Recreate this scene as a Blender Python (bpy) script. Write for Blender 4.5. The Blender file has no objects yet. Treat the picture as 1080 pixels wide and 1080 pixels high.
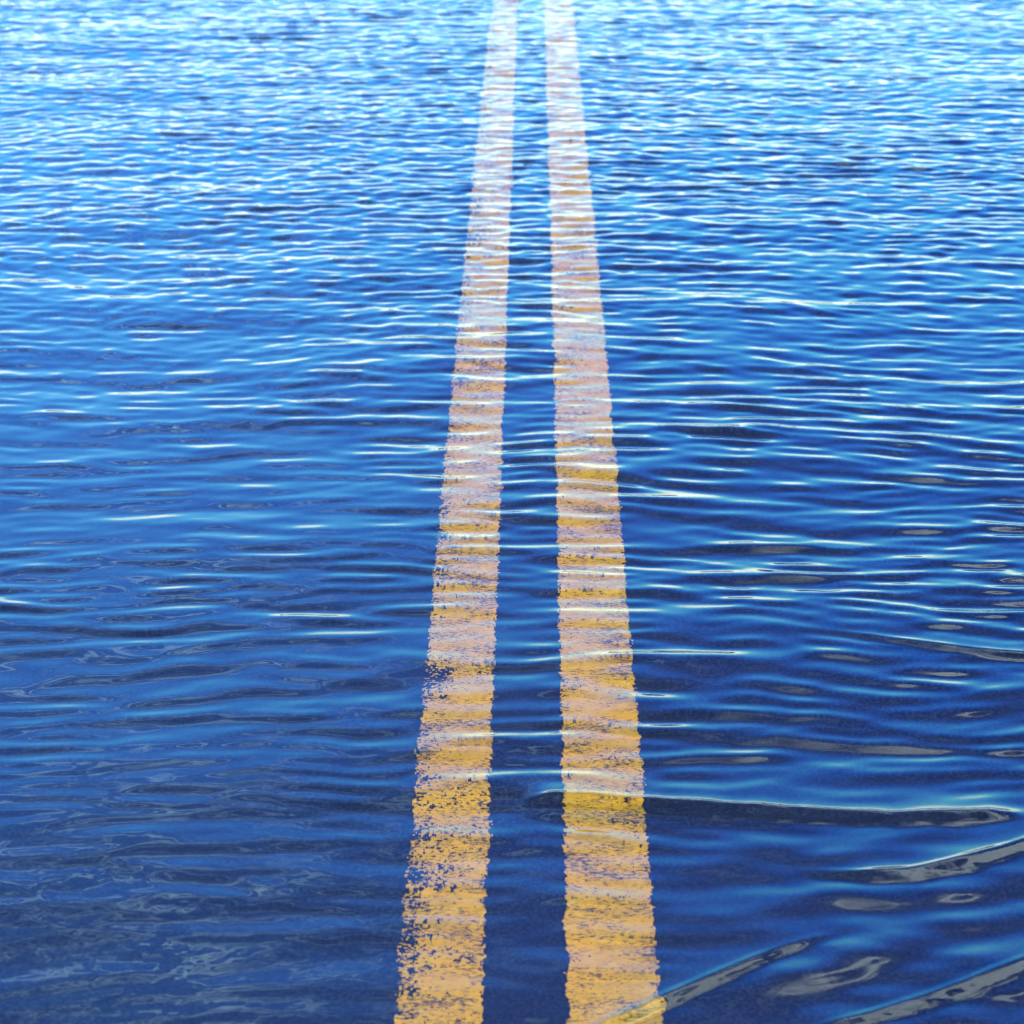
import bpy, math
import numpy as np

rng = np.random.RandomState(11)
sc = bpy.context.scene
col = sc.collection

# ------------------------------------------------------------------ camera numbers
F = 2250.0                                   # focal length in 1080-px units (50 mm on a 24 mm side)
PITCH = math.atan(987.0 / F)
YAW = math.atan(22.0 / math.hypot(987.0, F))
H = 1.655 * math.cos(PITCH) - 0.012           # camera height above the still water
fwd = np.array([-math.sin(YAW) * math.cos(PITCH), math.cos(YAW) * math.cos(PITCH), -math.sin(PITCH)])
right = np.array([math.cos(YAW), math.sin(YAW), 0.0])
up = np.cross(right, fwd)


def ground(u, v):
    """point of the still water seen at (u, v) of the 1080-px picture"""
    d = fwd * F + right * (u - 540.0) + up * (540.0 - v)
    t = H / -d[2]
    return np.array([d[0] * t, d[1] * t])


# ------------------------------------------------------------------ numpy value noise
def vnoise(x, y, seed=0):
    r = np.random.RandomState(seed)
    T = r.rand(256, 256).astype(np.float32)
    xi = np.floor(x).astype(np.int64); yi = np.floor(y).astype(np.int64)
    fx = (x - xi).astype(np.float32); fy = (y - yi).astype(np.float32)
    fx = fx * fx * fx * (fx * (fx * 6 - 15) + 10); fy = fy * fy * fy * (fy * (fy * 6 - 15) + 10)
    x0 = xi & 255; x1 = (xi + 1) & 255; y0 = yi & 255; y1 = (yi + 1) & 255
    return (T[y0, x0] * (1 - fx) + T[y0, x1] * fx) * (1 - fy) + (T[y1, x0] * (1 - fx) + T[y1, x1] * fx) * fy


def fbm(x, y, seed=0, octs=4, gain=0.5):
    s = 0; a = 1; n = 0
    for i in range(octs):
        s = s + a * vnoise(x * 2 ** i + 17.3 * i, y * 2 ** i + 5.1 * i, seed + i); n += a; a *= gain
    return s / n


def sstep(a, b, x):
    t = np.clip((x - a) / (b - a), 0, 1)
    return t * t * (3 - 2 * t)


# ------------------------------------------------------------------ node helpers
def new_mat(name):
    m = bpy.data.materials.new(name); m.use_nodes = True
    nt = m.node_tree; nt.nodes.clear()
    return m, nt


class G:
    def __init__(s, nt): s.nt = nt
    def n(s, typ, ins=None, **kw):
        nd = s.nt.nodes.new(typ)
        for k, v in kw.items(): setattr(nd, k, v)
        for k, v in (ins or {}).items():
            if isinstance(v, bpy.types.NodeSocket): s.nt.links.new(v, nd.inputs[k])
            else: nd.inputs[k].default_value = v
        return nd
    def math(s, op, a, b=0.0, c=0.0, clamp=False):
        return s.n('ShaderNodeMath', {0: a, 1: b, 2: c}, operation=op, use_clamp=clamp).outputs[0]
    def ramp(s, fac, stops, interp='LINEAR'):
        nd = s.n('ShaderNodeValToRGB', {0: fac}); cr = nd.color_ramp; cr.interpolation = interp
        while len(cr.elements) < len(stops): cr.elements.new(0.5)
        for e, (p, c) in zip(cr.elements, stops):
            e.position = p; e.color = (c, c, c, 1) if not isinstance(c, tuple) else (*c, 1)
        return nd.outputs[0]
    def mix(s, f, a, b, blend='MIX'):
        nd = s.n('ShaderNodeMix', data_type='RGBA', blend_type=blend)
        for k, v in ((0, f), (6, a), (7, b)):
            if isinstance(v, bpy.types.NodeSocket): s.nt.links.new(v, nd.inputs[k])
            else: nd.inputs[k].default_value = (*v, 1) if isinstance(v, tuple) else v
        return nd.outputs[2]
    def noise(s, vec, scale, detail=4, rough=0.5, dist=0.0):
        return s.n('ShaderNodeTexNoise', {'Vector': vec, 'Scale': scale, 'Detail': detail, 'Roughness': rough, 'Distortion': dist}).outputs[0]


def mesh_obj(name, verts, faces, mat, smooth=False):
    me = bpy.data.meshes.new(name)
    verts = np.ascontiguousarray(verts, np.float32); faces = np.ascontiguousarray(faces, np.int32)
    me.vertices.add(len(verts)); me.vertices.foreach_set('co', verts.ravel())
    me.loops.add(faces.size); me.loops.foreach_set('vertex_index', faces.ravel())
    me.polygons.add(len(faces)); me.polygons.foreach_set('loop_start', np.arange(0, faces.size, faces.shape[1], dtype=np.int32))
    me.update(calc_edges=True)
    if smooth: me.polygons.foreach_set('use_smooth', np.ones(len(faces), bool))
    me.materials.append(mat)
    o = bpy.data.objects.new(name, me); col.objects.link(o)
    return o


def grid_faces(nr, nc):
    i = np.arange(nr * nc).reshape(nr, nc)
    return np.stack([i[:-1, :-1], i[:-1, 1:], i[1:, 1:], i[1:, :-1]], -1).reshape(-1, 4)


# ------------------------------------------------------------------ road surface (the shape of the bed)
ROAD_HALF = 3.9
DEPTH = 0.055


def bed(x, y):
    return -DEPTH - 0.012 * np.abs(x) ** 1.3


def asphalt_color(g, P):  # navy cast: part of the sky's blue reflection is put into this colour
    v = g.n('ShaderNodeTexVoronoi', {'Vector': P, 'Scale': 210.0, 'Randomness': 1.0})
    stone = g.ramp(v.outputs['Distance'], [(0.0, 1.0), (0.42, 0.75), (0.62, 0.1), (1.0, 0.0)])
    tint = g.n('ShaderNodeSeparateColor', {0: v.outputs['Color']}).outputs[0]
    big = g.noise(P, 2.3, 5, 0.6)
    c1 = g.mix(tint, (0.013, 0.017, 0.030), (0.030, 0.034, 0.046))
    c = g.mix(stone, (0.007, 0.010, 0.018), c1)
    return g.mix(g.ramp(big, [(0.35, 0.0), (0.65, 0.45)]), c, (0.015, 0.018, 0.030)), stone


m_road, nt = new_mat('wet_asphalt'); g = G(nt)
P = g.n('ShaderNodeNewGeometry').outputs['Position']
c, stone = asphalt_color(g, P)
bmp = g.n('ShaderNodeBump', {'Height': stone, 'Strength': 0.4, 'Distance': 0.0015})
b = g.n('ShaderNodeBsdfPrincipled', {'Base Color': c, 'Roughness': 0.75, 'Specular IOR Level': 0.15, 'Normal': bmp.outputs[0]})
g.n('ShaderNodeOutputMaterial', {0: b.outputs[0]})

m_paint, nt = new_mat('worn_yellow_paint'); g = G(nt)
P = g.n('ShaderNodeNewGeometry').outputs['Position']
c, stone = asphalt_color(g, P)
blot = g.noise(P, 9.0, 5, 0.6)
yel = g.mix(blot, (0.66, 0.28, 0.002), (0.78, 0.40, 0.004))
dirt = g.noise(P, 60.0, 4, 0.7)
yel = g.mix(g.ramp(dirt, [(0.42, 0.0), (0.75, 0.6)]), yel, (0.46, 0.18, 0.006))
Q = g.n('ShaderNodeMapping', {'Vector': P, 'Scale': (0.6, 1.3, 1.0)}).outputs[0]
chips = g.ramp(g.math('ADD', g.math('MULTIPLY', g.noise(Q, 190.0, 4, 0.75), 0.75), g.math('MULTIPLY', g.noise(Q, 16.0, 4, 0.65), 0.45)),
               [(0.61, 0.0), (0.70, 0.9)])
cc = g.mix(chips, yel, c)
bmp = g.n('ShaderNodeBump', {'Height': stone, 'Strength': 0.35, 'Distance': 0.0015})
b = g.n('ShaderNodeBsdfPrincipled', {'Base Color': cc, 'Roughness': 0.6, 'Specular IOR Level': 0.2, 'Normal': bmp.outputs[0]})
g.n('ShaderNodeOutputMaterial', {0: b.outputs[0]})

xs = np.linspace(-ROAD_HALF, ROAD_HALF, 53); ys = np.linspace(-25, 90, 116)
X, Y = np.meshgrid(xs, ys)
road = mesh_obj('road', np.stack([X, Y, bed(X, Y)], -1).reshape(-1, 3), grid_faces(len(ys), len(xs)), m_road, True)
road['kind'] = 'structure'

# ------------------------------------------------------------------ yellow lines: cells of paint, chipped cells left out
IOR = 1.38


def bedpoint(u, v):
    """point of the road seen through the still water (refracted)"""
    p = ground(u, v); d = math.hypot(p[0], p[1])
    st = math.cos(math.atan2(H, d)) / IOR
    r = -float(bed(p[0], p[1])) * st / math.sqrt(1 - st * st)
    return p * (1 + r / d)


def edge(pts):
    """smooth edge x(y) of a stripe, measured on the road"""
    P = np.array([bedpoint(u, v) for u, v in pts])
    c = np.polyfit(P[:, 1], P[:, 0], 2); y0, y1 = 1.9, 8.3
    dc = np.polyder(c)
    return lambda y: np.polyval(c, np.clip(y, y0, y1)) + np.polyval(dc, np.clip(y, y0, y1)) * (y - np.clip(y, y0, y1)) * np.where(y > y1, 0.0, 1.0)


def stripe(left, right, seed, wear, label, worn=()):
    cw = 0.0012
    ys = [1.0]
    while ys[-1] < 60:
        y = ys[-1]; ys.append(y + (0.0018 if y < 3.2 else min(0.0018 * (y / 3.2) ** 2.6, 0.25)))
    ys = np.array(ys)
    fl, fr = edge(left), edge(right)
    n = 100; s = np.linspace(-0.07, 1.07, n)
    L = fl(ys)[:, None]; Rr = fr(ys)[:, None]
    X = L + (Rr - L) * s[None, :]; Y = np.repeat(ys[:, None], n, 1)
    r = np.random.RandomState(seed)
    X += (r.rand(*X.shape) - .5) * 0.0006; Y[1:-1] += (r.rand(*Y.shape)[1:-1] - .5) * 0.0008
    cx = 0.5 * (X[1:, 1:] + X[:-1, :-1]); cy = 0.5 * (Y[1:, 1:] + Y[:-1, :-1])
    x0 = 0.5 * (L[1:] + L[:-1]); x1 = 0.5 * (Rr[1:] + Rr[:-1])
    e = fbm(cx * 210, cy * 130, seed, 3) - 0.5
    e2 = fbm(cx * 26, cy * 22, seed + 9, 3) - 0.5
    wob = e * 0.012 + e2 * 0.006
    keep = np.minimum(cx - x0, x1 - cx) + wob > 0
    chip = 0.62 * fbm(cx * 270, cy * 270, seed + 20, 3) + 0.20 * fbm(cx * 80, cy * 110, seed + 25, 2) + 0.18 * fbm(cx * 22, cy * 14, seed + 30, 3)
    dl = np.clip(1 - (cx - x0) / 0.045, 0, 1); dr = np.clip(1 - (x1 - cx) / 0.02, 0, 1)
    edg = wear * dl + 0.25 * np.maximum(dr, dl)
    patch = sstep(0.50, 0.70, fbm(cx * 8, cy * 6.0, seed + 41, 3))
    bare = 0
    for u, v, ru, rv in worn:                # places where traffic has rubbed the paint thin
        p = bedpoint(u, v)
        bare = bare + np.exp(-((cx - p[0]) / ru) ** 2 - ((cy - p[1]) / rv) ** 2)
    keep &= chip < (0.745 - 0.13 * edg - (0.04 + 0.055 * wear) * patch - 0.13 * np.clip(bare, 0, 1))
    Z = bed(X, Y) + 0.0035
    f = grid_faces(len(ys), n)[keep.ravel()]
    used = np.unique(f); re = np.full(X.size, -1); re[used] = np.arange(len(used))
    o = mesh_obj('road_line', np.stack([X, Y, Z], -1).reshape(-1, 3)[used], re[f], m_paint)
    o['label'] = label; o['category'] = 'road line'; o['group'] = 'double yellow centre line'; o['kind'] = 'thing'
    return o


stripe([(421, 1080), (429, 950), (438, 800), (447, 700), (457, 600), (467, 500), (478, 400), (494, 250), (508, 110), (519, 0)],
       [(511, 1080), (513, 950), (516, 830), (519, 700), (523, 570), (528, 450), (534, 340), (539, 250), (543, 120), (545, 0)],
       100, 1.0, 'left yellow centre line, the narrower and more chipped one, under the water',
       [(462, 846, .030, .014), (455, 925, .028, .030), (438, 985, .022, .030), (434, 1050, .018, .03), (455, 715, .03, .03), (470, 600, .03, .05)])
stripe([(604, 1080), (597, 950), (593, 820), (589, 700), (586, 570), (585, 450), (583, 300), (581, 200), (577, 90), (573, 0)],
       [(701, 1080), (690, 950), (679, 830), (668, 720), (657, 600), (648, 500), (640, 400), (629, 250), (616, 100), (602, 0)],
       300, 0.25, 'right yellow centre line, the wider and more solid one, crossed by the sharp ripple')

# ------------------------------------------------------------------ water
ys = [-12.0]
while ys[-1] < 1.3: ys.append(ys[-1] + max(0.004, 0.06 * (1.3 - ys[-1])))
while ys[-1] < 13: ys.append(ys[-1] + min(1.6 * ys[-1] ** 2 / (F * H), 0.0085))
while ys[-1] < 120: ys.append(ys[-1] * 1.004)
ys = np.array(ys)
t = [0.0]
while t[-1] < 1.45: t.append(t[-1] + 0.0042)
while t[-1] < 60: t.append(t[-1] + max(0.0052, 0.035 * (t[-1] - 1.45)))
t = np.array(t); t = np.concatenate([-t[:0:-1], t])
wy = np.maximum(0.24 * np.clip(ys, 0, 40) + 0.08, 0.4)
X = (t[None, :] * wy[:, None]).astype(np.float64); Y = np.repeat(ys[:, None], len(t), 1)
print('water grid', X.shape)


def heights(X, Y):
    far = sstep(3.0, 5.8, Y)                  # 0 near the camera, 1 at the top of the picture
    mid = sstep(2.05, 3.0, Y) * (0.62 + 0.38 * sstep(-0.10, 0.06, X / np.maximum(Y, 1) + 0.06 * (Y - 3.2)))
    # meander
    wx = 0.10 * (fbm(X * 1.1, Y * 1.1, 1, 3) - .5)
    wyy = 0.16 * (fbm(X * 0.9 + 9, Y * 1.3, 5, 3) - .5) + 0.02 * (fbm(X * 5, Y * 7, 8, 2) - .5)
    x = (X + wx).astype(np.float32); y = (Y + wyy).astype(np.float32)
    h = np.zeros_like(x)

    def bundle(n, l0, l1, slope, spread, amp, mean=0.0, slopepow=0.0):
        nonlocal h
        s = np.zeros_like(x)
        for i in range(n):
            lam = math.exp(rng.uniform(math.log(l0), math.log(l1)))
            th = math.radians(mean + rng.normal() * spread)
            k = 2 * math.pi / lam
            a = slope * math.sqrt(2.0 / n) / k
            s += np.float32(a) * np.sin(k * (x * math.sin(th) + y * math.cos(th)) + rng.uniform(0, 6.283)).astype(np.float32)
        h += s * amp
    patch1 = 0.55 + 0.9 * fbm(X * 0.9, Y * 1.3, 50, 3)
    patch2 = sstep(0.35, 0.7, fbm(X * 1.6, Y * 2.2, 60, 3))
    rightw = 0.75 + 0.5 * sstep(-0.4, 0.8, X / np.maximum(Y, 1) * 3)
    nearw = 1 - sstep(1.9, 2.9, Y)
    lft = 1 - sstep(-0.5, 0.0, X / np.maximum(Y, 1) * 3)
    patch3 = 0.5 + 1.0 * fbm(X * 2.2, Y * 3.0, 90, 3)
    bundle(34, 0.036, 0.085, 0.088, 10, (0.22 + 0.75 * mid) * 1.12 * patch1 * patch3 * (1 - 0.45 * far) * (1 - 0.3 * lft * (1 - mid)))
    bundle(22, 0.085, 0.16, 0.058, 12, (0.40 + 0.40 * mid) * patch1 * (1 - 0.4 * far) * (1 - 0.35 * lft * (1 - mid)))
    bundle(14, 0.18, 0.40, 0.020, 14, 0.9, 4)
    bundle(8, 0.5, 1.1, 0.011, 25, 1.0)
    bundle(26, 0.028, 0.055, 0.050, 16, (0.10 + 0.55 * mid * patch2 * rightw + 0.6 * far))
    near_r = nearw * sstep(0.10, 0.45, X)
    bundle(22, 0.06, 0.15, 0.100, 17, near_r * (0.6 + patch3 * 0.6), -12)
    bundle(26, 0.03, 0.08, 0.028, 30, nearw * lft * patch2, 8)
    bundle(44, 0.036, 0.10, 0.075, 42, far)
    bundle(18, 0.010, 0.02, 0.006, 35, nearw * lft)
    bundle(14, 0.016, 0.03, 0.010, 16, 0.8 * patch2 * (1 - far))
    return h


Z = heights(X, Y)
bx = X; by = Y


def ridge(pts, face, front, back, fade=0.05):
    """steep little wave front: a crest line through picture-independent ground points, steep towards -y"""
    global Z
    P = np.array([ground(u, v) for u, v in pts])
    xs = np.linspace(P[0, 0], P[-1, 0], 200)
    # smooth curve y(x) through the points
    d = np.polyfit(P[:, 0], P[:, 1], min(len(P) - 1, 3))
    sel = (X > P[0, 0] - 3 * fade) & (X < P[-1, 0] + 3 * fade) & (np.abs(Y - P[:, 1].mean()) < 0.6)
    x = X[sel]; y = Y[sel]
    cx = np.clip(x, P[0, 0], P[-1, 0])
    yc = np.polyval(d, cx) + np.polyval(np.polyder(d), cx) * (x - cx)
    yc = yc + 0.003 * (fbm(x * 9, x * 0 + face * 999, 71, 4) - .5)
    slope = np.polyval(np.polyder(d), cx)
    v = (y - yc) / np.sqrt(1 + slope ** 2)
    w = sstep(P[0, 0] - fade, P[0, 0] + fade, x) * (1 - sstep(P[-1, 0] - fade, P[-1, 0] + fade, x))
    w = w * (0.55 + 0.75 * fbm(x * 11, x * 0 + 3.3 + face * 99, 77, 3))
    v = np.where(v < 0, v * (0.85 + 0.9 * fbm(x * 13, x * 0 + face * 55, 78, 3)), v)
    v = v + 0.006 * (fbm(x * 25, y * 60, 79, 3) - .5) * sstep(0.0, -0.02, v)
    # profile from its slope: flat steep face, sharp crest, short back, long tail
    vv = np.linspace(-0.25, 0.30, 4401)
    sl = front * (sstep(-face - 0.020, -face + 0.002, vv) - sstep(-0.005, 0.0015, vv))
    tot = np.trapezoid(sl, vv) if hasattr(np, 'trapezoid') else np.trapz(sl, vv)
    b = sstep(-0.001, 0.003, vv) * (1 - sstep(0.006, 0.013, vv)) * back
    tail = sstep(0.004, 0.014, vv) * np.exp(-np.clip(vv, 0, 1) / 0.035)
    area_b = np.sum(b) * (vv[1] - vv[0]); area_t = np.sum(tail) * (vv[1] - vv[0])
    sl = sl - b - tail * (tot - area_b) / area_t
    hh = np.cumsum(sl) * (vv[1] - vv[0])
    Z[sel] *= (1 - 0.55 * np.exp(-(v / 0.05) ** 2) * np.clip(w, 0, 1)).astype(np.float32)
    Z[sel] += (np.interp(v, vv, hh) * w).astype(np.float32)


ridge([(565, 841), (690, 847), (850, 855), (960, 862), (1060, 859)], 0.017, 0.42, 0.36, 0.03)
ridge([(880, 920), (960, 919), (1030, 905), (1110, 880)], 0.017, 0.38, 0.30, 0.06)
ridge([(600, 1096), (700, 1056), (780, 1020), (850, 994)], 0.010, 0.36, 0.22, 0.07)
ridge([(860, 1085), (960, 1060), (1030, 1036), (1120, 1000)], 0.013, 0.34, 0.24, 0.04)
ridge([(880, 668), (960, 678), (1060, 690), (1120, 694)], 0.012, 0.27, 0.14, 0.06)

m_water, nt = new_mat('clear_flood_water'); g = G(nt)
b = g.n('ShaderNodeBsdfGlass', {'Color': (1, 1, 1, 1), 'Roughness': 0.0, 'IOR': IOR})
g.n('ShaderNodeOutputMaterial', {0: b.outputs[0]})
water = mesh_obj('water', np.stack([X, Y, Z], -1).reshape(-1, 3), grid_faces(len(ys), len(t)), m_water, True)
water['kind'] = 'structure'

# ------------------------------------------------------------------ land: flooded verge, far shore, low wooded hills
m_land, nt = new_mat('muddy_grass'); g = G(nt)
P = g.n('ShaderNodeNewGeometry').outputs['Position']
n1 = g.noise(P, 3.0, 8, 0.65)
c = g.mix(g.ramp(n1, [(0.35, 0.0), (0.65, 1.0)]), (0.035, 0.030, 0.020), (0.045, 0.060, 0.022))
b = g.n('ShaderNodeBsdfPrincipled', {'Base Color': c, 'Roughness': 0.9})
g.n('ShaderNodeOutputMaterial', {0: b.outputs[0]})
R = np.concatenate([np.linspace(0, 80, 41), [84, 90, 100, 120, 160, 250, 400, 700, 1200, 2500]])
A = np.linspace(0, 2 * math.pi, 145)[:-1]
RR, AA = np.meshgrid(R, A, indexing='ij')
X2 = RR * np.sin(AA); Y2 = RR * np.cos(AA) + 5
inr = sstep(ROAD_HALF - 0.3, ROAD_HALF + 1.2, np.abs(X2))
Zl = bed(X2, Y2) * 0 - 0.11 - 0.35 * inr * (RR < 60) - 0.05
Zl += np.where(RR > 60, (RR - 60) * 0.02, 0).clip(0, 1.2) * sstep(5, 12, np.abs(X2) + (RR > 100) * 20)
idx = np.arange(RR.size).reshape(RR.shape)
idn = np.roll(idx, -1, 1)
fl = np.stack([idx[:-1], idn[:-1], idn[1:], idx[1:]], -1).reshape(-1, 4)
land = mesh_obj('ground', np.stack([X2, Y2, Zl], -1).reshape(-1, 3), fl, m_land, True); land['kind'] = 'structure'

m_hill, nt = new_mat('far_woodland'); g = G(nt)
P = g.n('ShaderNodeNewGeometry').outputs['Position']
c = g.mix(g.noise(P, 0.08, 6, 0.7), (0.012, 0.020, 0.010), (0.045, 0.060, 0.025))
b = g.n('ShaderNodeBsdfPrincipled', {'Base Color': c, 'Roughness': 0.95})
g.n('ShaderNodeOutputMaterial', {0: b.outputs[0]})
A = np.linspace(0, 2 * math.pi, 721)[:-1]; Rr = np.array([300, 330, 380, 470, 620, 800])
RR, AA = np.meshgrid(Rr, A, indexing='ij')
hh = np.array([-1, 0.45, 0.8, 1.0, 0.6, -0.1])[:, None]
prof = 14 + 16 * fbm(AA * 5, RR * 0.004, 200, 5) * np.ones_like(AA)
Zh = hh * prof; X2 = RR * np.sin(AA); Y2 = RR * np.cos(AA)
idx = np.arange(RR.size).reshape(RR.shape); idn = np.roll(idx, -1, 1)
fl = np.stack([idx[:-1], idn[:-1], idn[1:], idx[1:]], -1).reshape(-1, 4)
hills = mesh_obj('hills', np.stack([X2, Y2, Zh], -1).reshape(-1, 3), fl, m_hill, True); hills['kind'] = 'structure'

# ------------------------------------------------------------------ sky
SUN_EL = math.radians(60); SUN_AZ = math.radians(160)      # compass-like, from +y towards +x: behind the camera
w = bpy.data.worlds.new('World'); sc.world = w; w.use_nodes = True
nt = w.node_tree; nt.nodes.clear(); g = G(nt)
sky = g.n('ShaderNodeTexSky', sky_type='NISHITA', sun_disc=False, sun_elevation=SUN_EL, sun_rotation=SUN_AZ,
          altitude=0.0, air_density=1.0, dust_density=0.4, ozone_density=3.0)
skyc = g.n('ShaderNodeHueSaturation', {'Hue': 0.5, 'Saturation': 1.35, 'Value': 1.0, 'Color': sky.outputs[0]}).outputs[0]
D = g.n('ShaderNodeTexCoord').outputs['Generated']
sp = g.n('ShaderNodeSeparateXYZ', {0: D}); dz = g.math('MAXIMUM', sp.outputs[2], 0.0)
inv = g.math('DIVIDE', 1.0, g.math('ADD', dz, 0.07))
pl = g.n('ShaderNodeCombineXYZ', {0: g.math('MULTIPLY', sp.outputs[0], inv), 1: g.math('MULTIPLY', sp.outputs[1], inv), 2: 0.0}).outputs[0]
n1 = g.noise(pl, 0.9, 7, 0.55, 0.4)
left = g.ramp(g.math('ADD', g.math('MULTIPLY', sp.outputs[0], 0.5), 0.5), [(0.38, 1.0), (0.56, 0.0)], 'EASE')
# cloud bank low over the horizon
bank = g.math('MULTIPLY', g.ramp(dz, [(0.0, 1.0), (0.11, 1.0), (0.21, 0.0)], 'EASE'), g.ramp(n1, [(0.36, 0.35), (0.52, 1.0)]))
# thin filaments high on the left, a few heaped clouds near the zenith elsewhere
n2 = g.noise(pl, 4.5, 10, 0.68, 1.0)
fil = g.ramp(g.math('ABSOLUTE', g.math('SUBTRACT', n2, 0.5)), [(0.0, 1.0), (0.032, 0.0)], 'EASE')
n3 = g.noise(pl, 1.3, 6, 0.6, 0.6)
fil = g.math('MULTIPLY', g.math('MULTIPLY', fil, g.ramp(n3, [(0.47, 0.0), (0.57, 1.0)])), g.ramp(dz, [(0.40, 0.0), (0.55, 1.0)]))
fil = g.math('MULTIPLY', fil, g.math('ADD', g.math('MULTIPLY', left, 0.85), 0.15))
heap = g.math('MULTIPLY', g.ramp(g.noise(pl, 2.0, 8, 0.55, 0.5), [(0.44, 0.0), (0.49, 1.0)]), g.ramp(dz, [(0.69, 0.0), (0.725, 1.0), (0.90, 1.0), (0.94, 0.0)]))
heap = g.math('MULTIPLY', heap, g.ramp(sp.outputs[0], [(0.09, 0.0), (0.20, 1.0)]))
cloud = g.math('MAXIMUM', bank, g.math('MULTIPLY', heap, 0.9))
tint = g.ramp(dz, [(0.0, (1.05, 1.60, 1.25)), (0.20, (1.45, 2.60, 2.0)), (0.33, (1.35, 2.75, 3.1)), (0.46, (0.80, 2.0, 3.9)), (0.59, (0.30, 0.90, 2.2)), (0.80, (0.22, 0.60, 1.3)), (0.93, (0.20, 0.45, 0.8))])
skyc = g.mix(1.0, skyc, tint, 'MULTIPLY')
veil = g.math('MULTIPLY', g.math('MULTIPLY', left, g.ramp(dz, [(0.2, 1.0), (0.55, 0.8), (0.8, 0.1)])), 0.34)
skyc = g.mix(veil, skyc, (1.6, 6.5, 17.5))
c = g.mix(bank, skyc, (11.0, 12.4, 11.4))
c = g.mix(g.math('MULTIPLY', heap, 0.95), c, (14.5, 17.5, 17.5))
c = g.mix(g.math('MULTIPLY', fil, 0.75), c, (13.0, 22.0, 27.0))
bg = g.n('ShaderNodeBackground', {0: c, 1: 0.15})
g.n('ShaderNodeOutputWorld', {0: bg.outputs[0]})

sun = bpy.data.lights.new('sun', 'SUN'); sun.energy = 2.1; sun.angle = math.radians(0.5); sun.color = (1, 0.95, 0.86)
so = bpy.data.objects.new('sun', sun); col.objects.link(so)
sd = (math.sin(SUN_AZ) * math.cos(SUN_EL), math.cos(SUN_AZ) * math.cos(SUN_EL), math.sin(SUN_EL))
from mathutils import Vector, Matrix
so.rotation_euler = Vector(sd).to_track_quat('Z', 'Y').to_euler()
# real refracted sunlight on the road bed (manifold caustics)
sun.cycles.is_caustics_light = True
water.cycles.is_caustics_caster = True
for o in bpy.data.objects:
    if o.name.startswith('road'): o.cycles.is_caustics_receiver = True

# ------------------------------------------------------------------ camera
cam = bpy.data.cameras.new('camera'); co = bpy.data.objects.new('camera', cam); col.objects.link(co)
cam.sensor_fit = 'HORIZONTAL'; cam.sensor_width = 24.0; cam.lens = 24.0 * F / 1080.0
M = Matrix(((right[0], up[0], -fwd[0], 0), (right[1], up[1], -fwd[1], 0), (right[2], up[2], -fwd[2], H), (0, 0, 0, 1)))
co.matrix_world = M
cam.clip_start = 0.05; cam.clip_end = 6000
cam.dof.use_dof = True; cam.dof.focus_distance = 3.3; cam.dof.aperture_fstop = 5.4
sc.camera = co

sc.view_settings.view_transform = 'Standard'; sc.view_settings.look = 'None'
sc.view_settings.exposure = 1.0; sc.view_settings.gamma = 1.0
sc.cycles.max_bounces = 8; sc.cycles.transmission_bounces = 6
sc.cycles.sample_clamp_indirect = 4.0
sc.cycles.caustics_reflective = True; sc.cycles.caustics_refractive = True
